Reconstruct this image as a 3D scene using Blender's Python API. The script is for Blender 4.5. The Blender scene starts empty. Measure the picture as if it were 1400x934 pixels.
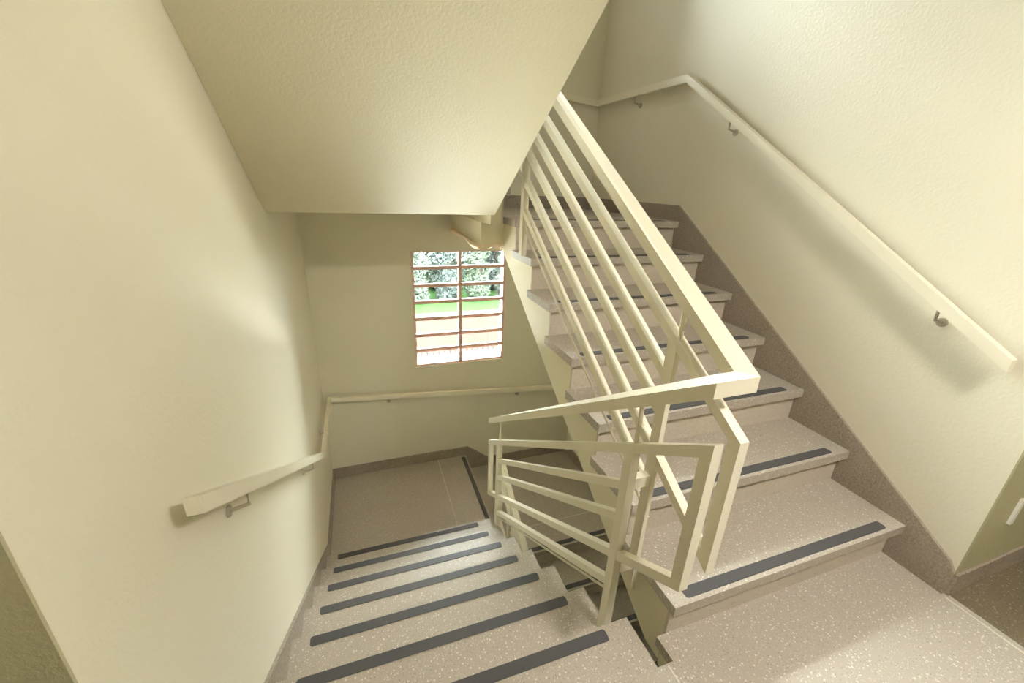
import bpy, bmesh, math, random
from mathutils import Vector, Matrix

random.seed(7)
S = bpy.context.scene
COL = S.collection

# ------------------------------------------------------------------ camera
def rad(a): return math.radians(a)
CAM = Vector((0.4105, -0.8234, 1.4233))
YAW, PITCH, ROLL, FPX = rad(20.3293), rad(-20.8025), rad(2.3209), 570.79
F = Vector((math.sin(YAW)*math.cos(PITCH), math.cos(YAW)*math.cos(PITCH), math.sin(PITCH)))
R0 = Vector((math.cos(YAW), -math.sin(YAW), 0)); U0 = R0.cross(F)
Rv = R0*math.cos(ROLL) + U0*math.sin(ROLL); Uv = -R0*math.sin(ROLL) + U0*math.cos(ROLL)
cd = bpy.data.cameras.new('camera'); cam = bpy.data.objects.new('camera', cd); COL.objects.link(cam)
M3 = Matrix((Rv, Uv, -F)).transposed()
cam.matrix_world = Matrix.Translation(CAM) @ M3.to_4x4()
cd.sensor_width = 36.0; cd.sensor_fit = 'HORIZONTAL'; cd.lens = 36.0*FPX/1400.0; cd.clip_start = .02
S.camera = cam

# ------------------------------------------------------------------ world, lights, exposure
S.view_settings.view_transform = 'Standard'; S.view_settings.look = 'None'
S.view_settings.gamma = 1.0; S.view_settings.use_curve_mapping = False
S.view_settings.exposure = 0.17
w = bpy.data.worlds.new('sky'); S.world = w; w.use_nodes = True
bg = w.node_tree.nodes['Background']; bg.inputs[0].default_value = (.93, .965, 1.0, 1); bg.inputs[1].default_value = 44.0

def area(name, loc, target, sx, sy, power, color, portal=False):
    l = bpy.data.lights.new(name, 'AREA'); l.shape = 'RECTANGLE'; l.size = sx; l.size_y = sy
    l.energy = power; l.color = color
    o = bpy.data.objects.new(name, l); COL.objects.link(o); o.location = loc
    d = Vector(target) - Vector(loc); o.rotation_euler = d.to_track_quat('-Z', 'Y').to_euler()
    if portal: l.cycles.is_portal = True
    return o
H = 2.625                                    # storey height: 15 risers
area('daylight_upper_window', (1.30, 4.5, 5.15), (1.45, 1.6, 1.75), 1.5, 1.6, 5600, (.95, .98, 1.0))
area('daylight_upper_window_sky', (1.22, 3.02, 3.05), (1.35, 1.2, 1.9), .95, 1.05, 45, (.97, .98, 1.0))
area('daylight_lower_window', (1.28, 3.42, 1.85), (.95, 1.9, -1.2), 1.3, .9, 1700, (.83, .89, 1.0))
area('daylight_ground_bounce', (1.22, 3.9, -1.15), (.75, 1.6, .9), 1.6, .9, 3000, (1.0, .95, .88))
for z_ in (.34, .34+H): area('window_portal', (1.22, 2.90, z_), (1.22, 0, z_), .84, 1.05, 0, (1, 1, 1), portal=True)

# ------------------------------------------------------------------ helpers
def tag(o, label=None, cat=None, group=None, kind=None):
    if label: o['label'] = label
    if cat: o['category'] = cat
    if group: o['group'] = group
    if kind: o['kind'] = kind
    return o
def wloc(o):
    v = Vector((0, 0, 0))
    while o is not None:
        v += o.location; o = o.parent
    return v
def empty(name, loc, *a, **k):
    o = bpy.data.objects.new(name, None); COL.objects.link(o); o.location = loc
    o.empty_display_size = .1
    return tag(o, *a, **k)
def obj(name, bm, mat, parent=None, bevel=0.0, smooth=False):
    """bm is in world coordinates"""
    if bevel:
        bmesh.ops.bevel(bm, geom=[e for e in bm.edges if len(e.link_faces) == 2 and e.calc_face_angle(0) > .5],
                        offset=bevel, segments=1, affect='EDGES', profile=.5)
    bmesh.ops.recalc_face_normals(bm, faces=bm.faces)
    base = wloc(parent) if parent else None
    me = bpy.data.meshes.new(name)
    if parent is None:
        xs = [v.co for v in bm.verts]
        base = Vector(((min(c.x for c in xs)+max(c.x for c in xs))/2, (min(c.y for c in xs)+max(c.y for c in xs))/2, min(c.z for c in xs)))
    bmesh.ops.translate(bm, verts=bm.verts, vec=-base)
    bm.to_mesh(me); bm.free()
    if smooth:
        for p in me.polygons: p.use_smooth = True
    me.materials.append(mat)
    o = bpy.data.objects.new(name, me); COL.objects.link(o)
    if parent: o.parent = parent
    else: o.location = base
    return o
def copy_tree(o, dz, parent=None):
    c = o.copy(); COL.objects.link(c); c.parent = parent
    if parent is None: c.location = o.location + Vector((0, 0, dz))
    for ch in list(o.children): copy_tree(ch, dz, c)
    return c
def NB(): return bmesh.new()
def box(bm, x0, x1, y0, y1, z0, z1):
    v = [bm.verts.new((x, y, z)) for x in (x0, x1) for y in (y0, y1) for z in (z0, z1)]
    for f in ((0,1,3,2), (4,6,7,5), (0,4,5,1), (2,3,7,6), (0,2,6,4), (1,5,7,3)):
        bm.faces.new([v[i] for i in f])
    return bm
def bx(*a): return box(NB(), *a)
def prism(bm, pts, axis, a, b):
    """extrude a 2-d polygon along an axis; pts in the other two coordinates in xyz order"""
    def mk(p, t):
        if axis == 'x': return (t, p[0], p[1])
        if axis == 'y': return (p[0], t, p[1])
        return (p[0], p[1], t)
    A = [bm.verts.new(mk(p, a)) for p in pts]; B = [bm.verts.new(mk(p, b)) for p in pts]
    n = len(pts)
    bm.faces.new(A); bm.faces.new(B[::-1])
    for i in range(n): bm.faces.new((A[i], B[i], B[(i+1) % n], A[(i+1) % n]))
    return bm
def ring(bm, outer, inner, axis, a, b):
    """a closed frame between two polygons of the same count"""
    def mk(p, t): return (t, p[0], p[1]) if axis == 'x' else ((p[0], t, p[1]) if axis == 'y' else (p[0], p[1], t))
    n = len(outer)
    OA = [bm.verts.new(mk(p, a)) for p in outer]; OB = [bm.verts.new(mk(p, b)) for p in outer]
    IA = [bm.verts.new(mk(p, a)) for p in inner]; IB = [bm.verts.new(mk(p, b)) for p in inner]
    for i in range(n):
        j = (i+1) % n
        bm.faces.new((OA[i], OA[j], IA[j], IA[i])); bm.faces.new((OB[i], IB[i], IB[j], OB[j]))
        bm.faces.new((OA[i], OB[i], OB[j], OA[j])); bm.faces.new((IA[i], IA[j], IB[j], IB[i]))
    return bm
def sweep(bm, pts, wd, ht):
    """rectangular bar along a path, section kept upright, mitred in plan"""
    pts = [Vector(p) for p in pts]; rows = []
    for i, p in enumerate(pts):
        ds = []
        if i > 0: d = p - pts[i-1]; ds.append(Vector((d.x, d.y, 0)).normalized())
        if i < len(pts)-1: d = pts[i+1] - p; ds.append(Vector((d.x, d.y, 0)).normalized())
        ns = [Vector((-d.y, d.x, 0)) for d in ds]
        n = sum(ns, Vector()).normalized(); n = n / max(.3, n.dot(ns[0]))
        rows.append([bm.verts.new(p + n*(s*wd/2) + Vector((0, 0, t*ht/2))) for s, t in ((-1,-1), (1,-1), (1,1), (-1,1))])
    for a, b in zip(rows, rows[1:]):
        for k in range(4): bm.faces.new((a[k], a[(k+1) % 4], b[(k+1) % 4], b[k]))
    bm.faces.new(rows[0][::-1]); bm.faces.new(rows[-1])
    return bm
def tube(bm, pts, r, n=8):
    pts = [Vector(p) for p in pts]; rows = []
    for i, p in enumerate(pts):
        d = (pts[min(i+1, len(pts)-1)] - pts[max(i-1, 0)]).normalized()
        a = d.cross(Vector((0, 0, 1)) if abs(d.z) < .9 else Vector((1, 0, 0))).normalized(); b = d.cross(a)
        rows.append([bm.verts.new(p + a*(r*math.cos(t*2*math.pi/n)) + b*(r*math.sin(t*2*math.pi/n))) for t in range(n)])
    for A, B in zip(rows, rows[1:]):
        for k in range(n): bm.faces.new((A[k], A[(k+1) % n], B[(k+1) % n], B[k]))
    bm.faces.new(rows[0][::-1]); bm.faces.new(rows[-1])
    return bm

# ------------------------------------------------------------------ materials
def mat(name, color, rough=.5, spec=.5, metal=0.0):
    m = bpy.data.materials.new(name); m.use_nodes = True
    b = m.node_tree.nodes['Principled BSDF']
    b.inputs['Base Color'].default_value = (*color, 1); b.inputs['Roughness'].default_value = rough
    b.inputs['Specular IOR Level'].default_value = spec; b.inputs['Metallic'].default_value = metal
    return m
def nodes(m): return m.node_tree.nodes, m.node_tree.links, m.node_tree.nodes['Principled BSDF']
def gcoord(m):
    N, L, B = nodes(m); g = N.new('ShaderNodeNewGeometry'); return g.outputs['Position']
def noise(m, src, scale, detail=3, rough=.55):
    N, L, B = nodes(m); n = N.new('ShaderNodeTexNoise'); n.inputs['Scale'].default_value = scale
    n.inputs['Detail'].default_value = detail; n.inputs['Roughness'].default_value = rough
    L.new(src, n.inputs['Vector']); return n.outputs['Fac']
def ramp(m, src, stops):
    N, L, B = nodes(m); r = N.new('ShaderNodeValToRGB'); e = r.color_ramp.elements
    while len(e) < len(stops): e.new(.5)
    for k, (p, c) in enumerate(stops):
        e[k].position = p; e[k].color = (*c, 1) if len(c) == 3 else c
    L.new(src, r.inputs[0]); return r.outputs['Color']
def mixc(m, fac, a, b):
    N, L, B = nodes(m); x = N.new('ShaderNodeMix'); x.data_type = 'RGBA'
    for v, s in ((fac, 0), (a, 6), (b, 7)):
        if isinstance(v, (int, float)): x.inputs[s].default_value = v
        elif isinstance(v, tuple): x.inputs[s].default_value = (*v, 1)
        else: L.new(v, x.inputs[s])
    return x.outputs[2]
def bump(m, src, strength, dist=.01):
    N, L, B = nodes(m); b = N.new('ShaderNodeBump'); b.inputs['Strength'].default_value = strength
    b.inputs['Distance'].default_value = dist; L.new(src, b.inputs['Height']); L.new(b.outputs[0], B.inputs['Normal'])

def paint(name, c1, c2, rough, bs, scale=90):
    m = mat(name, c1, rough, .4); N, L, B = nodes(m); P = gcoord(m)
    col = mixc(m, ramp(m, noise(m, P, 1.3, 4), [(.35, (0, 0, 0)), (.7, (1, 1, 1))]), c1, c2)
    L.new(col, B.inputs['Base Color'])
    n = noise(m, P, scale, 3, .6); bump(m, n, bs, .004)
    return m
M_WALL = paint('cream_wall_paint', (.85, .79, .63), (.83, .77, .61), .5, .32)
M_SOFF = paint('cream_ceiling_paint', (.845, .775, .575), (.83, .76, .56), .6, .25)
M_HALL_SHADE = paint('shade_toned_corridor_paint', (.47, .43, .265), (.44, .405, .25), .5, .5)  # corridor shade put into a darker, greener wall colour
M_RAIL = mat('cream_enamel', (.90, .83, .66), .32, .5)

def terrazzo(name, base, base2, chip, dark, rough=.3, amount=.5):
    m = mat(name, base, rough, .5); N, L, B = nodes(m); P = gcoord(m)
    c = mixc(m, ramp(m, noise(m, P, 3.0, 5, .6), [(.3, (0, 0, 0)), (.7, (1, 1, 1))]), base, base2)
    for sc, col, lo, hi in ((95, chip, .0, .34), (140, dark, .0, .30), (210, chip, .0, .34)):
        v = N.new('ShaderNodeTexVoronoi'); v.inputs['Scale'].default_value = sc; v.inputs['Randomness'].default_value = 1
        L.new(P, v.inputs['Vector'])
        near = ramp(m, v.outputs['Distance'], [(.22, (1, 1, 1)), (hi, (0, 0, 0))])
        sel = N.new('ShaderNodeSeparateColor'); L.new(v.outputs['Color'], sel.inputs[0])
        pick = ramp(m, sel.outputs[0], [(1-amount-.02, (0, 0, 0)), (1-amount+.02, (1, 1, 1))])
        mm = N.new('ShaderNodeMath'); mm.operation = 'MULTIPLY'; L.new(near, mm.inputs[0]); L.new(pick, mm.inputs[1])
        c = mixc(m, mm.outputs[0], c, col)
    L.new(c, B.inputs['Base Color'])
    bump(m, noise(m, P, 160, 2), .08, .002)
    rr = ramp(m, noise(m, P, 6, 4), [(.3, (rough-.02,)*3), (.7, (rough+.05,)*3)]); L.new(rr, B.inputs['Roughness'])
    return m
M_TERR = terrazzo('terrazzo_tread', (.475, .418, .352), (.463, .407, .342), (.74, .70, .63), (.29, .255, .215), .32, .30)
M_RISE = terrazzo('terrazzo_riser', (.66, .58, .48), (.64, .56, .46), (.72, .66, .58), (.36, .30, .24), .4, .25)
M_SKIRT = mat('granilite_skirting', (.33, .27, .21), .55, .4)
N, L, B = nodes(M_SKIRT); P = gcoord(M_SKIRT)
c_ = mixc(M_SKIRT, ramp(M_SKIRT, noise(M_SKIRT, P, 120, 4, .7), [(.36, (0, 0, 0)), (.64, (1, 1, 1))]), (.22, .175, .13), (.43, .365, .30))
c_ = mixc(M_SKIRT, ramp(M_SKIRT, noise(M_SKIRT, P, 7, 4, .6), [(.35, (0, 0, 0)), (.7, (.6, .6, .6))]), c_, (.38, .32, .26))
L.new(c_, B.inputs['Base Color']); bump(M_SKIRT, noise(M_SKIRT, P, 150, 3), .35, .003)
M_CORR_SHADE = terrazzo('shade_brown_corridor_terrazzo', (.20, .16, .10), (.17, .135, .085), (.38, .33, .25), (.10, .08, .05), .35, .3)  # darker brown carries the shadow past the right-hand corner
M_STRIP = mat('antislip_rubber', (.078, .075, .077), .55, .4)
N, L, B = nodes(M_STRIP); bump(M_STRIP, noise(M_STRIP, gcoord(M_STRIP), 700, 2), .3, .001)
M_BRASS = mat('pale_divider_strip', (.72, .66, .55), .35, .5)
M_STEEL = mat('worn_bracket_steel', (.50, .45, .37), .35, .5, .6)
M_FRAME = mat('pink_brown_window_paint', (.86, .57, .50), .4, .5)
M_WHITE = mat('white_plastic', (.85, .85, .8), .4)
M_PLASTER_LIT = mat('window_lit_plaster', (.9, .72, .52), .8, .2)  # bright peach tint paints window light on the plaster edge
def glass():
    m = bpy.data.materials.new('window_glass'); m.use_nodes = True; N = m.node_tree.nodes; L = m.node_tree.links
    N.clear(); o = N.new('ShaderNodeOutputMaterial'); t = N.new('ShaderNodeBsdfTransparent'); g = N.new('ShaderNodeBsdfGlossy')
    t.inputs[0].default_value = (.93, .97, .95, 1); g.inputs['Roughness'].default_value = .05
    f = N.new('ShaderNodeFresnel'); f.inputs[0].default_value = 1.45; x = N.new('ShaderNodeMixShader')
    L.new(f.outputs[0], x.inputs[0]); L.new(t.outputs[0], x.inputs[1]); L.new(g.outputs[0], x.inputs[2]); L.new(x.outputs[0], o.inputs[0])
    return m
M_GLASS = glass()

# ------------------------------------------------------------------ measures
r, t = .175, .272
YU = -.126                                   # first nosing of the up flight
XR, XL = 2.43, 0.0                           # side walls
XUL, XUB = 1.261, 1.29                       # left end of the up treads, left face of the up flight
XDR, XDB = 1.188, 1.15                       # right end of the down treads, right face of the down flight
YB = 2.725                                   # back wall
OH, TT = .035, .04                           # nosing overhang, tread thickness
XS = 1.262                                   # nosing of the step that splits the landing
ZB, ZT = -H-.15, 5.1                         # bottom and top of the shell
HX0, HX1, HY = -1.5, 3.9, -2.3               # corridor
YCL, YCR = -.29, -.30                        # outside corners

# ------------------------------------------------------------------ the setting
def wall(name, bm, label, m=M_WALL): return tag(obj(name, bm, m), label, 'wall', kind='structure')
wall('wall_left', bx(XL-.15, XL, YCL, YB+.15, ZB, ZT), 'cream painted stairwell wall carrying the sloping handrail beside the black-striped descending steps')
wall('wall_right', bx(XR, XR+.15, YCR, YB+.15, ZB, ZT), 'pale cream stairwell wall rising above the climbing steps')
# back wall with two window openings
WX0, WX1, WZ0, WZ1 = .801, 1.64, -.182, .866
bm = NB()
zs = [ZB, WZ0, WZ1, WZ0+H, WZ1+H, ZT]
for k in range(5):
    if k % 2 == 0: box(bm, XL, XR, YB, YB+.15, zs[k], zs[k+1])
    else: box(bm, XL, WX0, YB, YB+.15, zs[k], zs[k+1]); box(bm, WX1, XR, YB, YB+.15, zs[k], zs[k+1])
wall('wall_back', bm, 'cream end wall of the stairwell with the small barred window')
wall('wall_hall_left', box(bx(HX0, XL-.15, YCL, YCL+.15, ZB, ZT), HX0, XL-.0005, YCL-.005, YCL-.0002, ZB, ZT), 'greenish shaded corridor wall past the corner of the left stairwell wall', M_HALL_SHADE)
wall('wall_hall_right', box(bx(XR+.15, HX1, YCR, YCR+.15, ZB, ZT), XR+.0005, HX1, YCR-.005, YCR-.0002, ZB, ZT), 'shaded olive corridor wall beyond the foot of the climbing steps', M_HALL_SHADE)
wall('wall_hall_end_left', bx(HX0-.15, HX0, HY, YCL+.15, ZB, ZT), 'end wall of the corridor on the descending side', M_HALL_SHADE)
wall('wall_hall_end_right', bx(HX1, HX1+.15, HY, YCR+.15, ZB, ZT), 'end wall of the corridor on the climbing side', M_HALL_SHADE)
wall('wall_front', bx(HX0-.15, HX1+.15, HY-.15, HY, ZB, ZT), 'corridor wall facing the stairs', M_HALL_SHADE)
tag(obj('ceiling', bx(HX0-.15, HX1+.15, HY-.15, YB+.15, ZT, ZT+.15), M_SOFF), 'flat roof slab over the stairwell', 'ceiling', kind='structure')

def floor_outline(e):   # e: 0 terrazzo, 1 concrete body
    if e == 0: return [(HX0, HY), (HX1, HY), (HX1, YCR), (XR, YCR), (XR, YU+OH), (1.25, YU+OH), (1.25, -.173), (1.19, -.173), (1.19, 0), (XL, 0), (XL, YCL), (HX0, YCL)]
    return [(HX0, HY), (HX1, HY), (HX1, YCR), (XR, YCR), (XR, YU+OH), (1.28, YU+OH), (1.28, -.173), (1.17, -.173), (1.17, -.172), (XL, -.172), (XL, YCL), (HX0, YCL)]
def strip_mesh(x0, x1, y0, y1, z, along='x'):
    """thin anti-slip tape with rounded corners"""
    bm = NB(); pts = []; c = .010
    for (cx, cy, a0) in ((x1-c, y1-c, 0), (x0+c, y1-c, 90), (x0+c, y0+c, 180), (x1-c, y0+c, 270)):
        for k in range(4):
            a = rad(a0 + k*30); pts.append((cx+c*math.cos(a), cy+c*math.sin(a)))
    return prism(bm, pts, 'z', z, z+.0022)
fl = tag(obj('floor', prism(NB(), floor_outline(0), 'z', -TT, 0), M_TERR, bevel=.004),
         'speckled terrazzo landing floor at the head of the descending steps', 'floor', kind='structure')
obj('slab', prism(NB(), floor_outline(1), 'z', -.15, -TT), M_SOFF, fl)
obj('antislip_strip', strip_mesh(.085, 1.09, -.052, -.012, 0), M_STRIP, fl)
obj('corridor_shade_inlay', bx(2.44, HX1, HY, YCR-.001, -.03, .0004), M_CORR_SHADE, fl)  # sheet of darker floor standing in for corridor shadow
obj('divider_strip', bx(2.409, 2.416, HY+.02, YCR-.012, -.02, .0012), M_BRASS, fl)
obj('divider_strip', bx(1.223, 1.229, HY+.02, -.18, -.02, .0012), M_BRASS, fl)
cl = tag(obj('floor', prism(NB(), floor_outline(0), 'z', H-TT, H), M_TERR), 'terrazzo floor of the storey above', 'floor', kind='structure')
obj('slab', prism(NB(), floor_outline(1), 'z', H-.15, H-TT), M_SOFF, cl)
tag(obj('floor', bx(HX0, HX1, HY, YB, -H-.15, -H), M_TERR), 'terrazzo floor of the storey below', 'floor', kind='structure')

# ------------------------------------------------------------------ stair flights
def up_flight(z0):
    root = empty('stair_flight', (1.85, YU, z0))
    pts = [(YU+OH+.012, z0-.15)]
    for i in range(7):
        y = YU + i*t + OH + .012
        pts.append((y, z0 + (i+1)*r - TT))
        if i < 6: pts.append((y + t, z0 + (i+1)*r - TT))
    ye = 1.80
    pts += [(ye, z0+7*r-TT), (ye, z0+.643*ye-.145), (-.008, z0-.15)]
    obj('flight_slab', prism(NB(), pts, 'x', XUB, XR-.001), M_SOFF, root)
    for i in range(7):
        y = YU + i*t; z = z0 + (i+1)*r
        zb = z - r
        obj('riser', bx(XUB-.004, XR-.014, y+OH, y+OH+.012, zb, z-TT), M_RISE, root)
        if i < 6:
            td = obj('tread', bx(XUL, XR-.014, y, y+t+OH, z-TT, z), M_TERR, root, bevel=.004)
            obj('antislip_strip', strip_mesh(1.322, 2.325, y+.016, y+.054, z), M_STRIP, td)
    return root
def down_flight(z0):
    root = empty('stair_flight', (.58, 0, z0-7*r))
    pts = [(-.172, z0-TT)]
    for i in range(7):
        y = i*t - OH - .012
        pts += [(y, z0 - i*r - TT), (y, z0 - (i+1)*r - TT)]
    pts += [(6*t-OH-.012, z0-1.377), (1.54, z0-1.377), (-.172, z0-.278)]
    obj('flight_slab', prism(NB(), pts, 'x', XL+.001, XDB), M_SOFF, root)
    for i in range(7):
        y = i*t; z = z0 - i*r
        obj('riser', bx(XL+.014, XDB+.004, y-OH-.012, y-OH, z-r, z-TT), M_RISE, root)
        if i > 0:
            td = obj('tread', bx(XL+.014, XDR, y-t-OH, y, z-TT, z), M_TERR, root, bevel=.004)
            obj('antislip_strip', strip_mesh(.085, 1.09, y-.052, y-.012, z), M_STRIP, td)
    return root
def landings(z0):
    """the two half landings, a riser apart, reached by the up flight that starts at z0"""
    zr, zl = z0+7*r, z0+8*r
    y0 = 6*t - OH - .012
    a = obj('floor', prism(NB(), [(XUL, YU+6*t), (XR, YU+6*t), (XR, YB), (XS-OH, YB), (XS-OH, 1.80), (XUL, 1.80)], 'z', zr-TT, zr), M_TERR, bevel=.004)
    obj('slab', bx(XUB, XR, 1.80, YB, zr-.165, zr-TT), M_SOFF, a)
    obj('antislip_strip', strip_mesh(1.322, 2.325, YU+6*t+.016, YU+6*t+.054, zr), M_STRIP, a)
    obj('divider_strip', bx(XS+.01, XR-.014, 1.782, 1.788, zr-.02, zr+.0012), M_BRASS, a)
    b = obj('floor', bx(XL, XS, y0+.012, YB, zl-TT, zl), M_TERR, bevel=.004)
    obj('slab', bx(XL, XDB, y0+.012, YB, zl-.152, zl-TT), M_SOFF, b)
    obj('slab_edge', bx(XDB, XS-OH-.012, y0+.03, YB, zr-TT, zl-TT), M_SOFF, b)
    obj('riser', bx(XS-OH-.012, XS-OH, y0+.03, YB, zr-TT, zl-TT), M_RISE, b)
    obj('antislip_strip', strip_mesh(XS-.050, XS-.014, 1.80, 2.69, zl), M_STRIP, b)
    obj('divider_strip', bx(.972, .978, y0+.05, YB-.014, zl-.02, zl+.0012), M_BRASS, b)
    c = obj('trim', bx(1.14, 1.29, 1.79, YB, z0+1.035, zr-TT), M_SOFF)
    return a, b, c
A = tag(up_flight(0), 'climbing flight of terrazzo steps beside the pale right-hand wall', 'stairs')
D = tag(down_flight(0), 'descending flight of terrazzo steps with dark anti-slip strips by the left wall', 'stairs')
A2 = tag(up_flight(-H), 'lower flight of steps dropping out of sight under the climbing flight', 'stairs')
D2 = tag(down_flight(H), 'upper flight seen from below as a smooth cream sloping soffit', 'stairs')
a, b, c = landings(0)
tag(a, 'terrazzo half landing at the top of the climbing flight', 'floor', kind='structure')
tag(b, 'raised terrazzo half landing above the window, at the foot of the soffit', 'floor', kind='structure')
c.name = 'trim_1'; tag(c, 'pale concrete beam under the half landing above the window', 'trim', kind='structure')
a, b, c = landings(-H)
tag(a, 'shaded lower half landing behind the railing, one step down', 'floor', kind='structure')
tag(b, 'lower terrazzo half landing below the window with a pale divider line', 'floor', kind='structure')
c.name = 'trim_2'; tag(c, 'concrete beam hidden under the lower half landing', 'trim', kind='structure')
# ragged plaster lip along the beam's lower edge; window light put into its colour
bm = NB(); n = 14; rows = []
for k in range(n+1):
    s = k/n
    if s < .62: q = s/.62; p = Vector((1.136, YB-.03-(YB-.03-1.79)*q, 1.035))
    else: q = (s-.62)/.38; p = Vector((1.14+.13*q, 1.786, 1.035))
    wob = .018*math.sin(s*9.0) + .010*math.sin(s*23)
    th = .010 + .010*abs(math.sin(s*7+.6))
    rows.append([bm.verts.new((p.x+a_, p.y-b_, p.z+wob*.5+c_)) for a_, b_, c_ in ((-.006, .004, -th), (.012, -.006, -th), (.012, -.006, th), (-.006, .004, th))])
for u, v in zip(rows, rows[1:]):
    for k in range(4): bm.faces.new((u[k], u[(k+1) % 4], v[(k+1) % 4], v[k]))
bm.faces.new(rows[0][::-1]); bm.faces.new(rows[-1])
tag(obj('trim_3', bm, M_PLASTER_LIT, smooth=True), 'wavy plaster lip painted pale as if window-lit, under the beam above the window', 'trim', kind='structure')

# ------------------------------------------------------------------ skirtings
def skirt(name, bm, label): return tag(obj(name, bm, M_SKIRT), label, 'baseboard', kind='structure')
def right_pts(z0): # y,z outline on the right wall
    f = lambda y: z0 + .326 + .645*y
    return [(YCR, z0), (YCR, z0+.112), (-.28, f(-.28)), (1.535, z0+1.325), (YB, z0+1.325), (YB, z0+1.225), (1.56, z0+1.225), (1.5, z0+.92), (.05, z0)]
def left_pts(z0):
    f = lambda y: z0 + .045 - .643*y
    return [(YCL, z0), (YCL, z0+.10), (-.09, z0+.10), (1.82, z0-1.125), (YB, z0-1.125), (YB, z0-1.225), (1.6, z0-1.225), (1.5, z0-1.2), (-.05, z0-.12)]
skirt('baseboard_right', prism(NB(), right_pts(0), 'x', XR-.014, XR), 'grey granular skirting climbing beside the steps on the right-hand wall')
skirt('baseboard_right_lower', prism(NB(), right_pts(-H), 'x', XR-.014, XR), 'skirting beside the lower flight under the climbing steps')
skirt('baseboard_left', prism(NB(), left_pts(0), 'x', XL, XL+.014), 'terrazzo skirting sloping down the left wall beside the striped steps')
skirt('baseboard_left_upper', prism(NB(), left_pts(H), 'x', XL, XL+.014), 'skirting along the upper flight above the soffit')
for nm, z0, lab in (('baseboard_back', -H, 'grey skirting on the end wall behind the lower half landing'), ('baseboard_back_upper', 0, 'brown skirting on the end wall at the top of the climbing flight')):
    zr, zl = z0+7*r, z0+8*r
    skirt(nm, prism(NB(), [(XL, zl), (XL, zl+.10), (1.285, zl+.10), (1.50, zr+.10), (XR, zr+.10), (XR, zr), (XS, zr), (XS, zl)], 'y', YB-.012, YB), lab)
skirt('baseboard_hall_right', bx(XR, HX1, YCR-.014, YCR, 0, .10), 'brown skirting along the shaded corridor wall past the corner')
skirt('baseboard_hall_left', bx(HX0, XL, YCL-.014, YCL, 0, .10), 'skirting along the green shaded corridor wall')

# ------------------------------------------------------------------ window
def window(z0, name, label):
    zz = [z0+q for q in (.866, .726, .573, .426, .276, .121, -.020, -.182)]
    yf0, yf1 = YB+.012, YB+.040
    root = empty(name, (1.22, YB, zz[-1])); tag(root, label, 'window', kind='structure')
    o = [(WX0, zz[-1]), (WX1, zz[-1]), (WX1, zz[0]), (WX0, zz[0])]
    i = [(WX0+.020, zz[-1]+.018), (WX1-.020, zz[-1]+.018), (WX1-.020, zz[0]-.012), (WX0+.020, zz[0]-.012)]
    obj('window_frame', ring(NB(), o, i, 'y', yf0, yf1), M_FRAME, root, bevel=.002)
    obj('mullion', bx(1.204, 1.234, yf0-.004, yf1, zz[-1]+.018, zz[0]-.012), M_FRAME, root, bevel=.002)
    for k in range(1, 7):
        for x0, x1 in ((WX0+.018, 1.206), (1.232, WX1-.018)):
            g = obj('glazing_bar', bx(x0, x1, yf0, yf1-.006, zz[k]-.013, zz[k]+.009), M_FRAME, root, bevel=.0015)
            obj('drip_lip', bx(x0, x1, yf0-.012, yf0, zz[k]-.018, zz[k]-.012), M_FRAME, g)
    for k in range(7):
        for x0, x1 in ((WX0+.020, 1.204), (1.234, WX1-.020)):
            top, bot = zz[k]-.012, zz[k+1]+.008
            if k == 0: top = zz[0]-.012
            if k == 6: bot = zz[7]+.018
            obj('pane', bx(x0, x1, yf0+.010, yf0+.014, bot, top), M_GLASS, root)
    return root
window(0, 'window_1', 'pink-brown barred window with fourteen small panes looking onto the garden')
window(H, 'window_2', 'barred window above the upper half landing, hidden behind the soffit')

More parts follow.
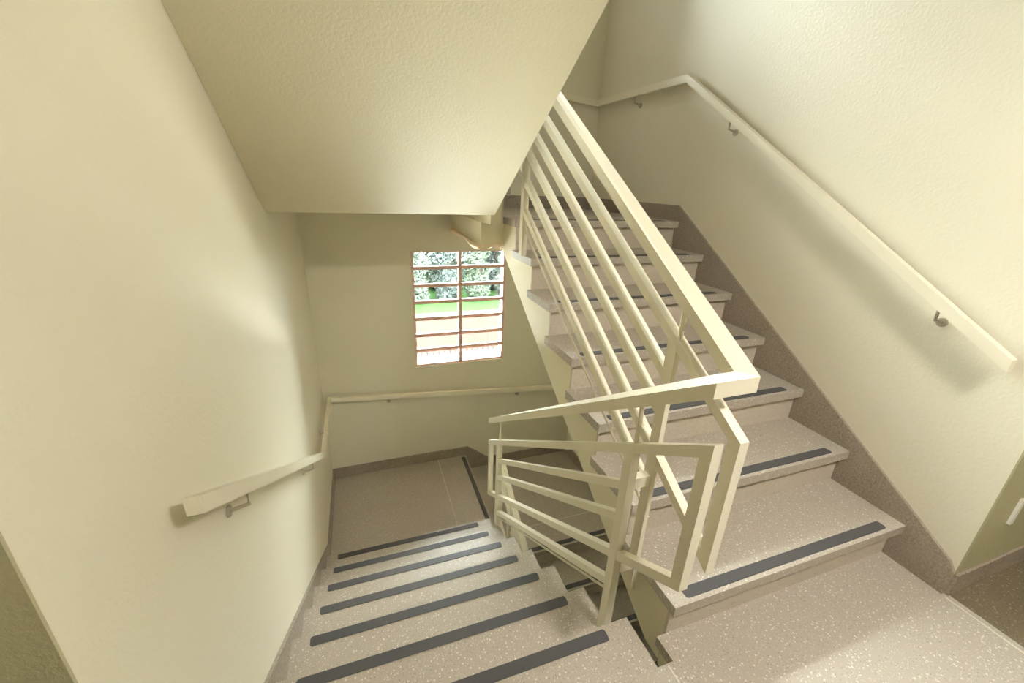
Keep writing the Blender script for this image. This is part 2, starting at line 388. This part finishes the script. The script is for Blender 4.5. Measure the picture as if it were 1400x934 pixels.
# ------------------------------------------------------------------ stair railing
SL = .643
def railing(z0):
    root = empty('stair_railing', (1.22, .08, z0-.1))
    # down side: left face x 1.158, line z = c - SL*y ; up side: left face x 1.243, line z = c + SL*y
    def bar(name, x0, x1, y0, y1, c, sgn, h, bev=.003):
        pts = [(y0, z0+c+sgn*SL*y0), (y1, z0+c+sgn*SL*y1), (y1, z0+c+sgn*SL*y1-h), (y0, z0+c+sgn*SL*y0-h)]
        return obj(name, prism(NB(), pts, 'x', x0, x1), M_RAIL, root, bevel=bev)
    yn, yf = -.205, 1.60
    for side in (-1, 1):
        x0 = 1.160 if side < 0 else 1.243
        x1 = x0 + .029
        c = dict(top=.912, r2=.730, r3=.584, r4=.452, r5=.287, r6=.148, w=.085) if side < 0 else dict(top=1.122, r2=.982, r3=.852, r4=.728, r5=.588, r6=.440, w=.335)
        # bent loop of rails two and five
        f = lambda k, y: z0 + c[k] + side*SL*y
        wv = .036; hv = .036
        o = [(yn, f('r2', yn)), (yf, f('r2', yf)), (yf, f('r5', yf)-hv), (yn, f('r5', yn)-hv)]
        i = [(yn+wv, f('r2', yn+wv)-hv), (yf-wv, f('r2', yf-wv)-hv), (yf-wv, f('r5', yf-wv)), (yn+wv, f('r5', yn+wv))]
        obj('loop_frame', ring(NB(), o, i, 'x', x0, x1), M_RAIL, root, bevel=.003)
        py0 = (.072, .112) if side < 0 else (.062, .102)
        pyf = (1.375, 1.415) if side < 0 else (1.335, 1.375)
        for k in ('r3', 'r4', 'r6'):
            bar('rail', x0+.001, x1-.001, py0[1]-.01, pyf[0]+.01, c[k], side, .034)
        # thin rod under the lowest rail
        obj('thin_rod', tube(NB(), [(x0+.015, py0[0], z0+c['w']+side*SL*py0[0]), (x0+.015, pyf[1], z0+c['w']+side*SL*pyf[1])], .005), M_RAIL, root)
        for (ya, yb) in (py0, pyf):
            if side < 0: zb = z0 - (r if ya < .5 else 6*r-r)
            else: zb = z0 + (.035 if ya < .5 else 6*r)
            ztop = [f('r2', y)-.02 for y in (ya, yb)]
            xp1 = x1 if side < 0 else (1.259 if ya < .5 else x1)
            obj('post', prism(NB(), [(ya, zb), (yb, zb), (yb, ztop[1]), (ya, ztop[0])], 'x', x0-.001, xp1), M_RAIL, root, bevel=.003)
            ym = (ya+yb)/2 - .01
            obj('support_rod', tube(NB(), [(x0+.014, ym, f('r2', ym)-.01), (x0+.014, ym, f('top', ym)-.03)], .0075), M_RAIL, root)
    zn, yh = z0+.993, -.158
    obj('handrail', sweep(NB(), [(1.265, 1.575, zn+SL*(1.575-yh)), (1.265, yh, zn), (1.172, yh, zn), (1.172, 1.575, zn-SL*(1.575-yh))], .040, .042), M_RAIL, root, bevel=.003)
    for zz in (.525, .155):
        obj('link', bx(1.185, 1.245, .070, .100, z0+zz-.02, z0+zz+.02), M_RAIL, root, bevel=.003)
    return root
R1 = tag(railing(0), 'cream tubular railing wrapping the gap between climbing and descending steps', 'railing')
R2 = tag(railing(-H), 'lower cream railing seen down the gap beneath the descending steps', 'railing')

# ------------------------------------------------------------------ wall handrails
def wall_rail(z0):
    P = [(.056, 0, z0+.80), (.056, 1.86, z0-.375), (.056, YB-.058, z0-.375), (2.373, YB-.058, z0-.560), (2.373, 1.585, z0-.572), (2.373, -.205, z0-1.697)]
    root = empty('wall_handrail', (.056, 0, z0+.80))
    obj('rail', sweep(NB(), P, .030, .044), M_RAIL, root, bevel=.003)
    for m_ in (P[0],):
        pass
    def br(p, n):   # p: point on the rail axis, n: direction to the wall
        p = Vector(p); n = Vector(n); wallp = p + n*.054
        q = [p + Vector((0, 0, -.02)), p + Vector((0, 0, -.062)), wallp + Vector((0, 0, -.075))]
        b_ = obj('bracket', tube(NB(), q, .0055, 8), M_STEEL, root)
        c_ = wallp + Vector((0, 0, -.075)); bm = NB()
        tube(bm, [c_, c_ - n*.006], .017, 14)
        obj('wall_plate', bm, M_STEEL, b_)
    def lin(i, s): return Vector(P[i]).lerp(Vector(P[i+1]), s)
    for i, s, n in ((0, .16, (-1, 0, 0)), (0, .74, (-1, 0, 0)), (1, .5, (-1, 0, 0)), (2, .21, (0, 1, 0)), (2, .75, (0, 1, 0)), (3, .5, (1, 0, 0)), (4, .22, (1, 0, 0)), (4, .87, (1, 0, 0))):
        br(lin(i, s), n)
    return root
tag(wall_rail(0), 'cream wall handrail running down the left wall and along under the window', 'handrail')
tag(wall_rail(H), 'cream wall handrail climbing the right-hand wall on small steel brackets', 'handrail')

# small white strip on the corridor wall
tag(obj('cable_cover', bx(2.607, 2.627, YCR-.015, YCR-.005, .30, .415), M_WHITE, bevel=.003), 'small white vertical plastic strip on the shaded corridor wall', 'cable cover')

# ------------------------------------------------------------------ corridor fill lamp, added unseen above and behind the viewer
lamp = empty('fill_ceiling_lamp', (1.65, -1.25, H-.15)); tag(lamp, 'unseen round fill lamp added over the corridor landing', 'lamp')
bm = NB(); tube(bm, [(1.65, -1.25, H-.15), (1.65, -1.25, H-.18)], .17, 24); obj('lamp_base', bm, M_WHITE, lamp)
M_LAMP = mat('lamp_diffuser', (.9, .88, .8), .5); N, L, B = nodes(M_LAMP)
B.inputs['Emission Color'].default_value = (1, .93, .8, 1); B.inputs['Emission Strength'].default_value = 6
bm = NB(); tube(bm, [(1.65, -1.25, H-.18), (1.65, -1.25, H-.215)], .15, 24); obj('lamp_diffuser', bm, M_LAMP, lamp)
l = bpy.data.lights.new('fill_lamp_light', 'AREA'); l.shape = 'DISK'; l.size = .3; l.energy = 46; l.color = (1, .965, .91)
o = bpy.data.objects.new('fill_lamp_light', l); COL.objects.link(o); o.location = (1.65, -1.25, H-.222)

# ------------------------------------------------------------------ garden outside
GZ = -2.78
M_PAVE = mat('white_paving', (.14, .137, .133), .8, .2)
M_TERRA = mat('terracotta_render', (.05, .03, .022), .85, .2)
N, L, B = nodes(M_TERRA); L.new(mixc(M_TERRA, noise(M_TERRA, gcoord(M_TERRA), 2.5, 4), (.047, .028, .022), (.054, .033, .027)), B.inputs['Base Color'])
M_GRASS = mat('lawn_green', (.018, .05, .010), .9, .1)
N, L, B = nodes(M_GRASS); L.new(mixc(M_GRASS, noise(M_GRASS, gcoord(M_GRASS), 4, 5), (.020, .052, .012), (.026, .064, .016)), B.inputs['Base Color'])
M_LEAF = []
for k, (c1, c2) in enumerate((((.038, .056, .036), (.060, .076, .054)), ((.046, .060, .046), (.066, .078, .064)), ((.036, .050, .046), (.056, .068, .064)))):
    m = mat('leaf_green_%d' % k, c1, .6, .3); N, L, B = nodes(m)
    L.new(mixc(m, noise(m, gcoord(m), 3.0, 3), c1, c2), B.inputs['Base Color']); M_LEAF.append(m)
M_BARK = mat('bark', (.04, .034, .03), .9, .1)
gy = 9.05
tag(obj('paving', bx(-6, 10, YB+.15, gy+.3, GZ-.1, GZ), M_PAVE), 'pale paving between the building and the garden wall', 'paving', kind='structure')
gw = empty('garden_wall', (2.5, gy, GZ)); tag(gw, 'low terracotta garden wall with white coping seen through the window', 'wall')
for k in range(9):
    obj('wall_panel', bx(-2+k*1.0, -2+k*1.0+.9985, gy, gy+.18, GZ, -1.77), M_TERRA, gw, bevel=.006)
obj('coping', bx(-2.02, 7.02, gy-.03, gy+.22, -1.77, -1.715), M_PAVE, gw, bevel=.01)
bm = NB()
for k in range(60):
    x = -1.9 + k*.145
    prism(bm, [(x+.068*math.cos(rad(a_)), GZ+.115*math.sin(rad(a_))) for a_ in range(0, 181, 20)], 'y', gy-.07, gy-.01)
tag(obj('garden_edging', bm, M_PAVE), 'row of white scalloped edging stones at the foot of the terracotta wall', 'edging', kind='stuff')
tag(obj('lawn', prism(NB(), [(gy+.2, -2.2), (16, -2.2), (16, -1.72), (gy+.2, -1.74)], 'x', -8, 12), M_GRASS), 'bright green lawn above the terracotta garden wall', 'lawn', kind='structure')
def tree(x, y, h, wd, k, label):
    zb = -1.738 + (y-gy-.2)*.0029
    root = empty('garden_tree', (x, y, zb)); tag(root, label, 'tree')
    bm = NB(); tube(bm, [(x, y, zb), (x+.06, y, zb+h*.4), (x-.03, y+.04, zb+h*.75)], .07, 8); obj('trunk', bm, M_BARK, root)
    rn = random.Random(int(x*100)+k); bm = NB()
    cl = [(Vector((x+rn.uniform(-1, 1)*wd*.42, y+rn.uniform(-.5, .5)*wd, zb+(h*rn.uniform(.08, .9) if _ > 9 else rn.uniform(.12, .5)))), rn.uniform(.36, .5)*wd) for _ in range(32)]
    for c_, rr in cl:
        for _ in range(230):
            d = Vector((rn.gauss(0, 1), rn.gauss(0, 1), rn.gauss(0, 1))).normalized()*rr*rn.uniform(.65, 1.0); p = c_ + d
            if p.z < zb+.02: continue
            s = rn.uniform(.04, .08); n1 = Vector((rn.gauss(0, 1), rn.gauss(0, 1), rn.gauss(0, 1))).normalized(); n2 = n1.orthogonal().normalized()
            bm.faces.new([bm.verts.new(p + n1*s), bm.verts.new(p + n2*s*.45), bm.verts.new(p - n1*s), bm.verts.new(p - n2*s*.45)])
    obj('foliage', bm, M_LEAF[k % 3], root)
T = [(.7, 10.55, 2.4, .52, 0, 'dark green garden tree behind the lawn, at the mullion-side far end of the left panes'),
     (1.7, 10.45, 2.2, .50, 1, 'pale bushy garden tree seen through the left column of panes'),
     (2.6, 10.6, 2.6, .50, 2, 'soft grey-green garden tree seen behind the window mullion'),
     (3.5, 10.45, 2.3, .50, 0, 'leafy garden tree seen through the right column of panes'),
     (4.4, 10.6, 2.7, .52, 1, 'pale garden tree beside the leafy one, towards the right jamb'),
     (5.4, 10.5, 2.5, .50, 2, 'garden tree standing past the right jamb of the window'),
     (1.2, 11.8, 3.3, .85, 1, 'taller tree rising behind the pale bushy garden tree'),
     (2.8, 11.9, 3.5, .85, 0, 'tall tree rising behind the mullion-side gap between the garden trees'),
     (4.4, 11.8, 3.3, .85, 2, 'taller tree rising behind the pale tree at the right jamb')]
for q in T: tree(*q)
rn = random.Random(99); bm = NB()
for _ in range(9000):
    p = Vector((rn.uniform(-1.5, 8), rn.uniform(13.0, 13.6), rn.uniform(-1.73, 1.2)))
    s_ = rn.uniform(.07, .13); n1 = Vector((rn.gauss(0, 1), rn.gauss(0, 1), rn.gauss(0, 1))).normalized(); n2 = n1.orthogonal().normalized()
    bm.faces.new([bm.verts.new(p + n1*s_), bm.verts.new(p + n2*s_*.5), bm.verts.new(p - n1*s_), bm.verts.new(p - n2*s_*.5)])
tag(obj('hedge', bm, M_LEAF[1]), 'tall pale hedge closing the garden behind the trees', 'hedge')
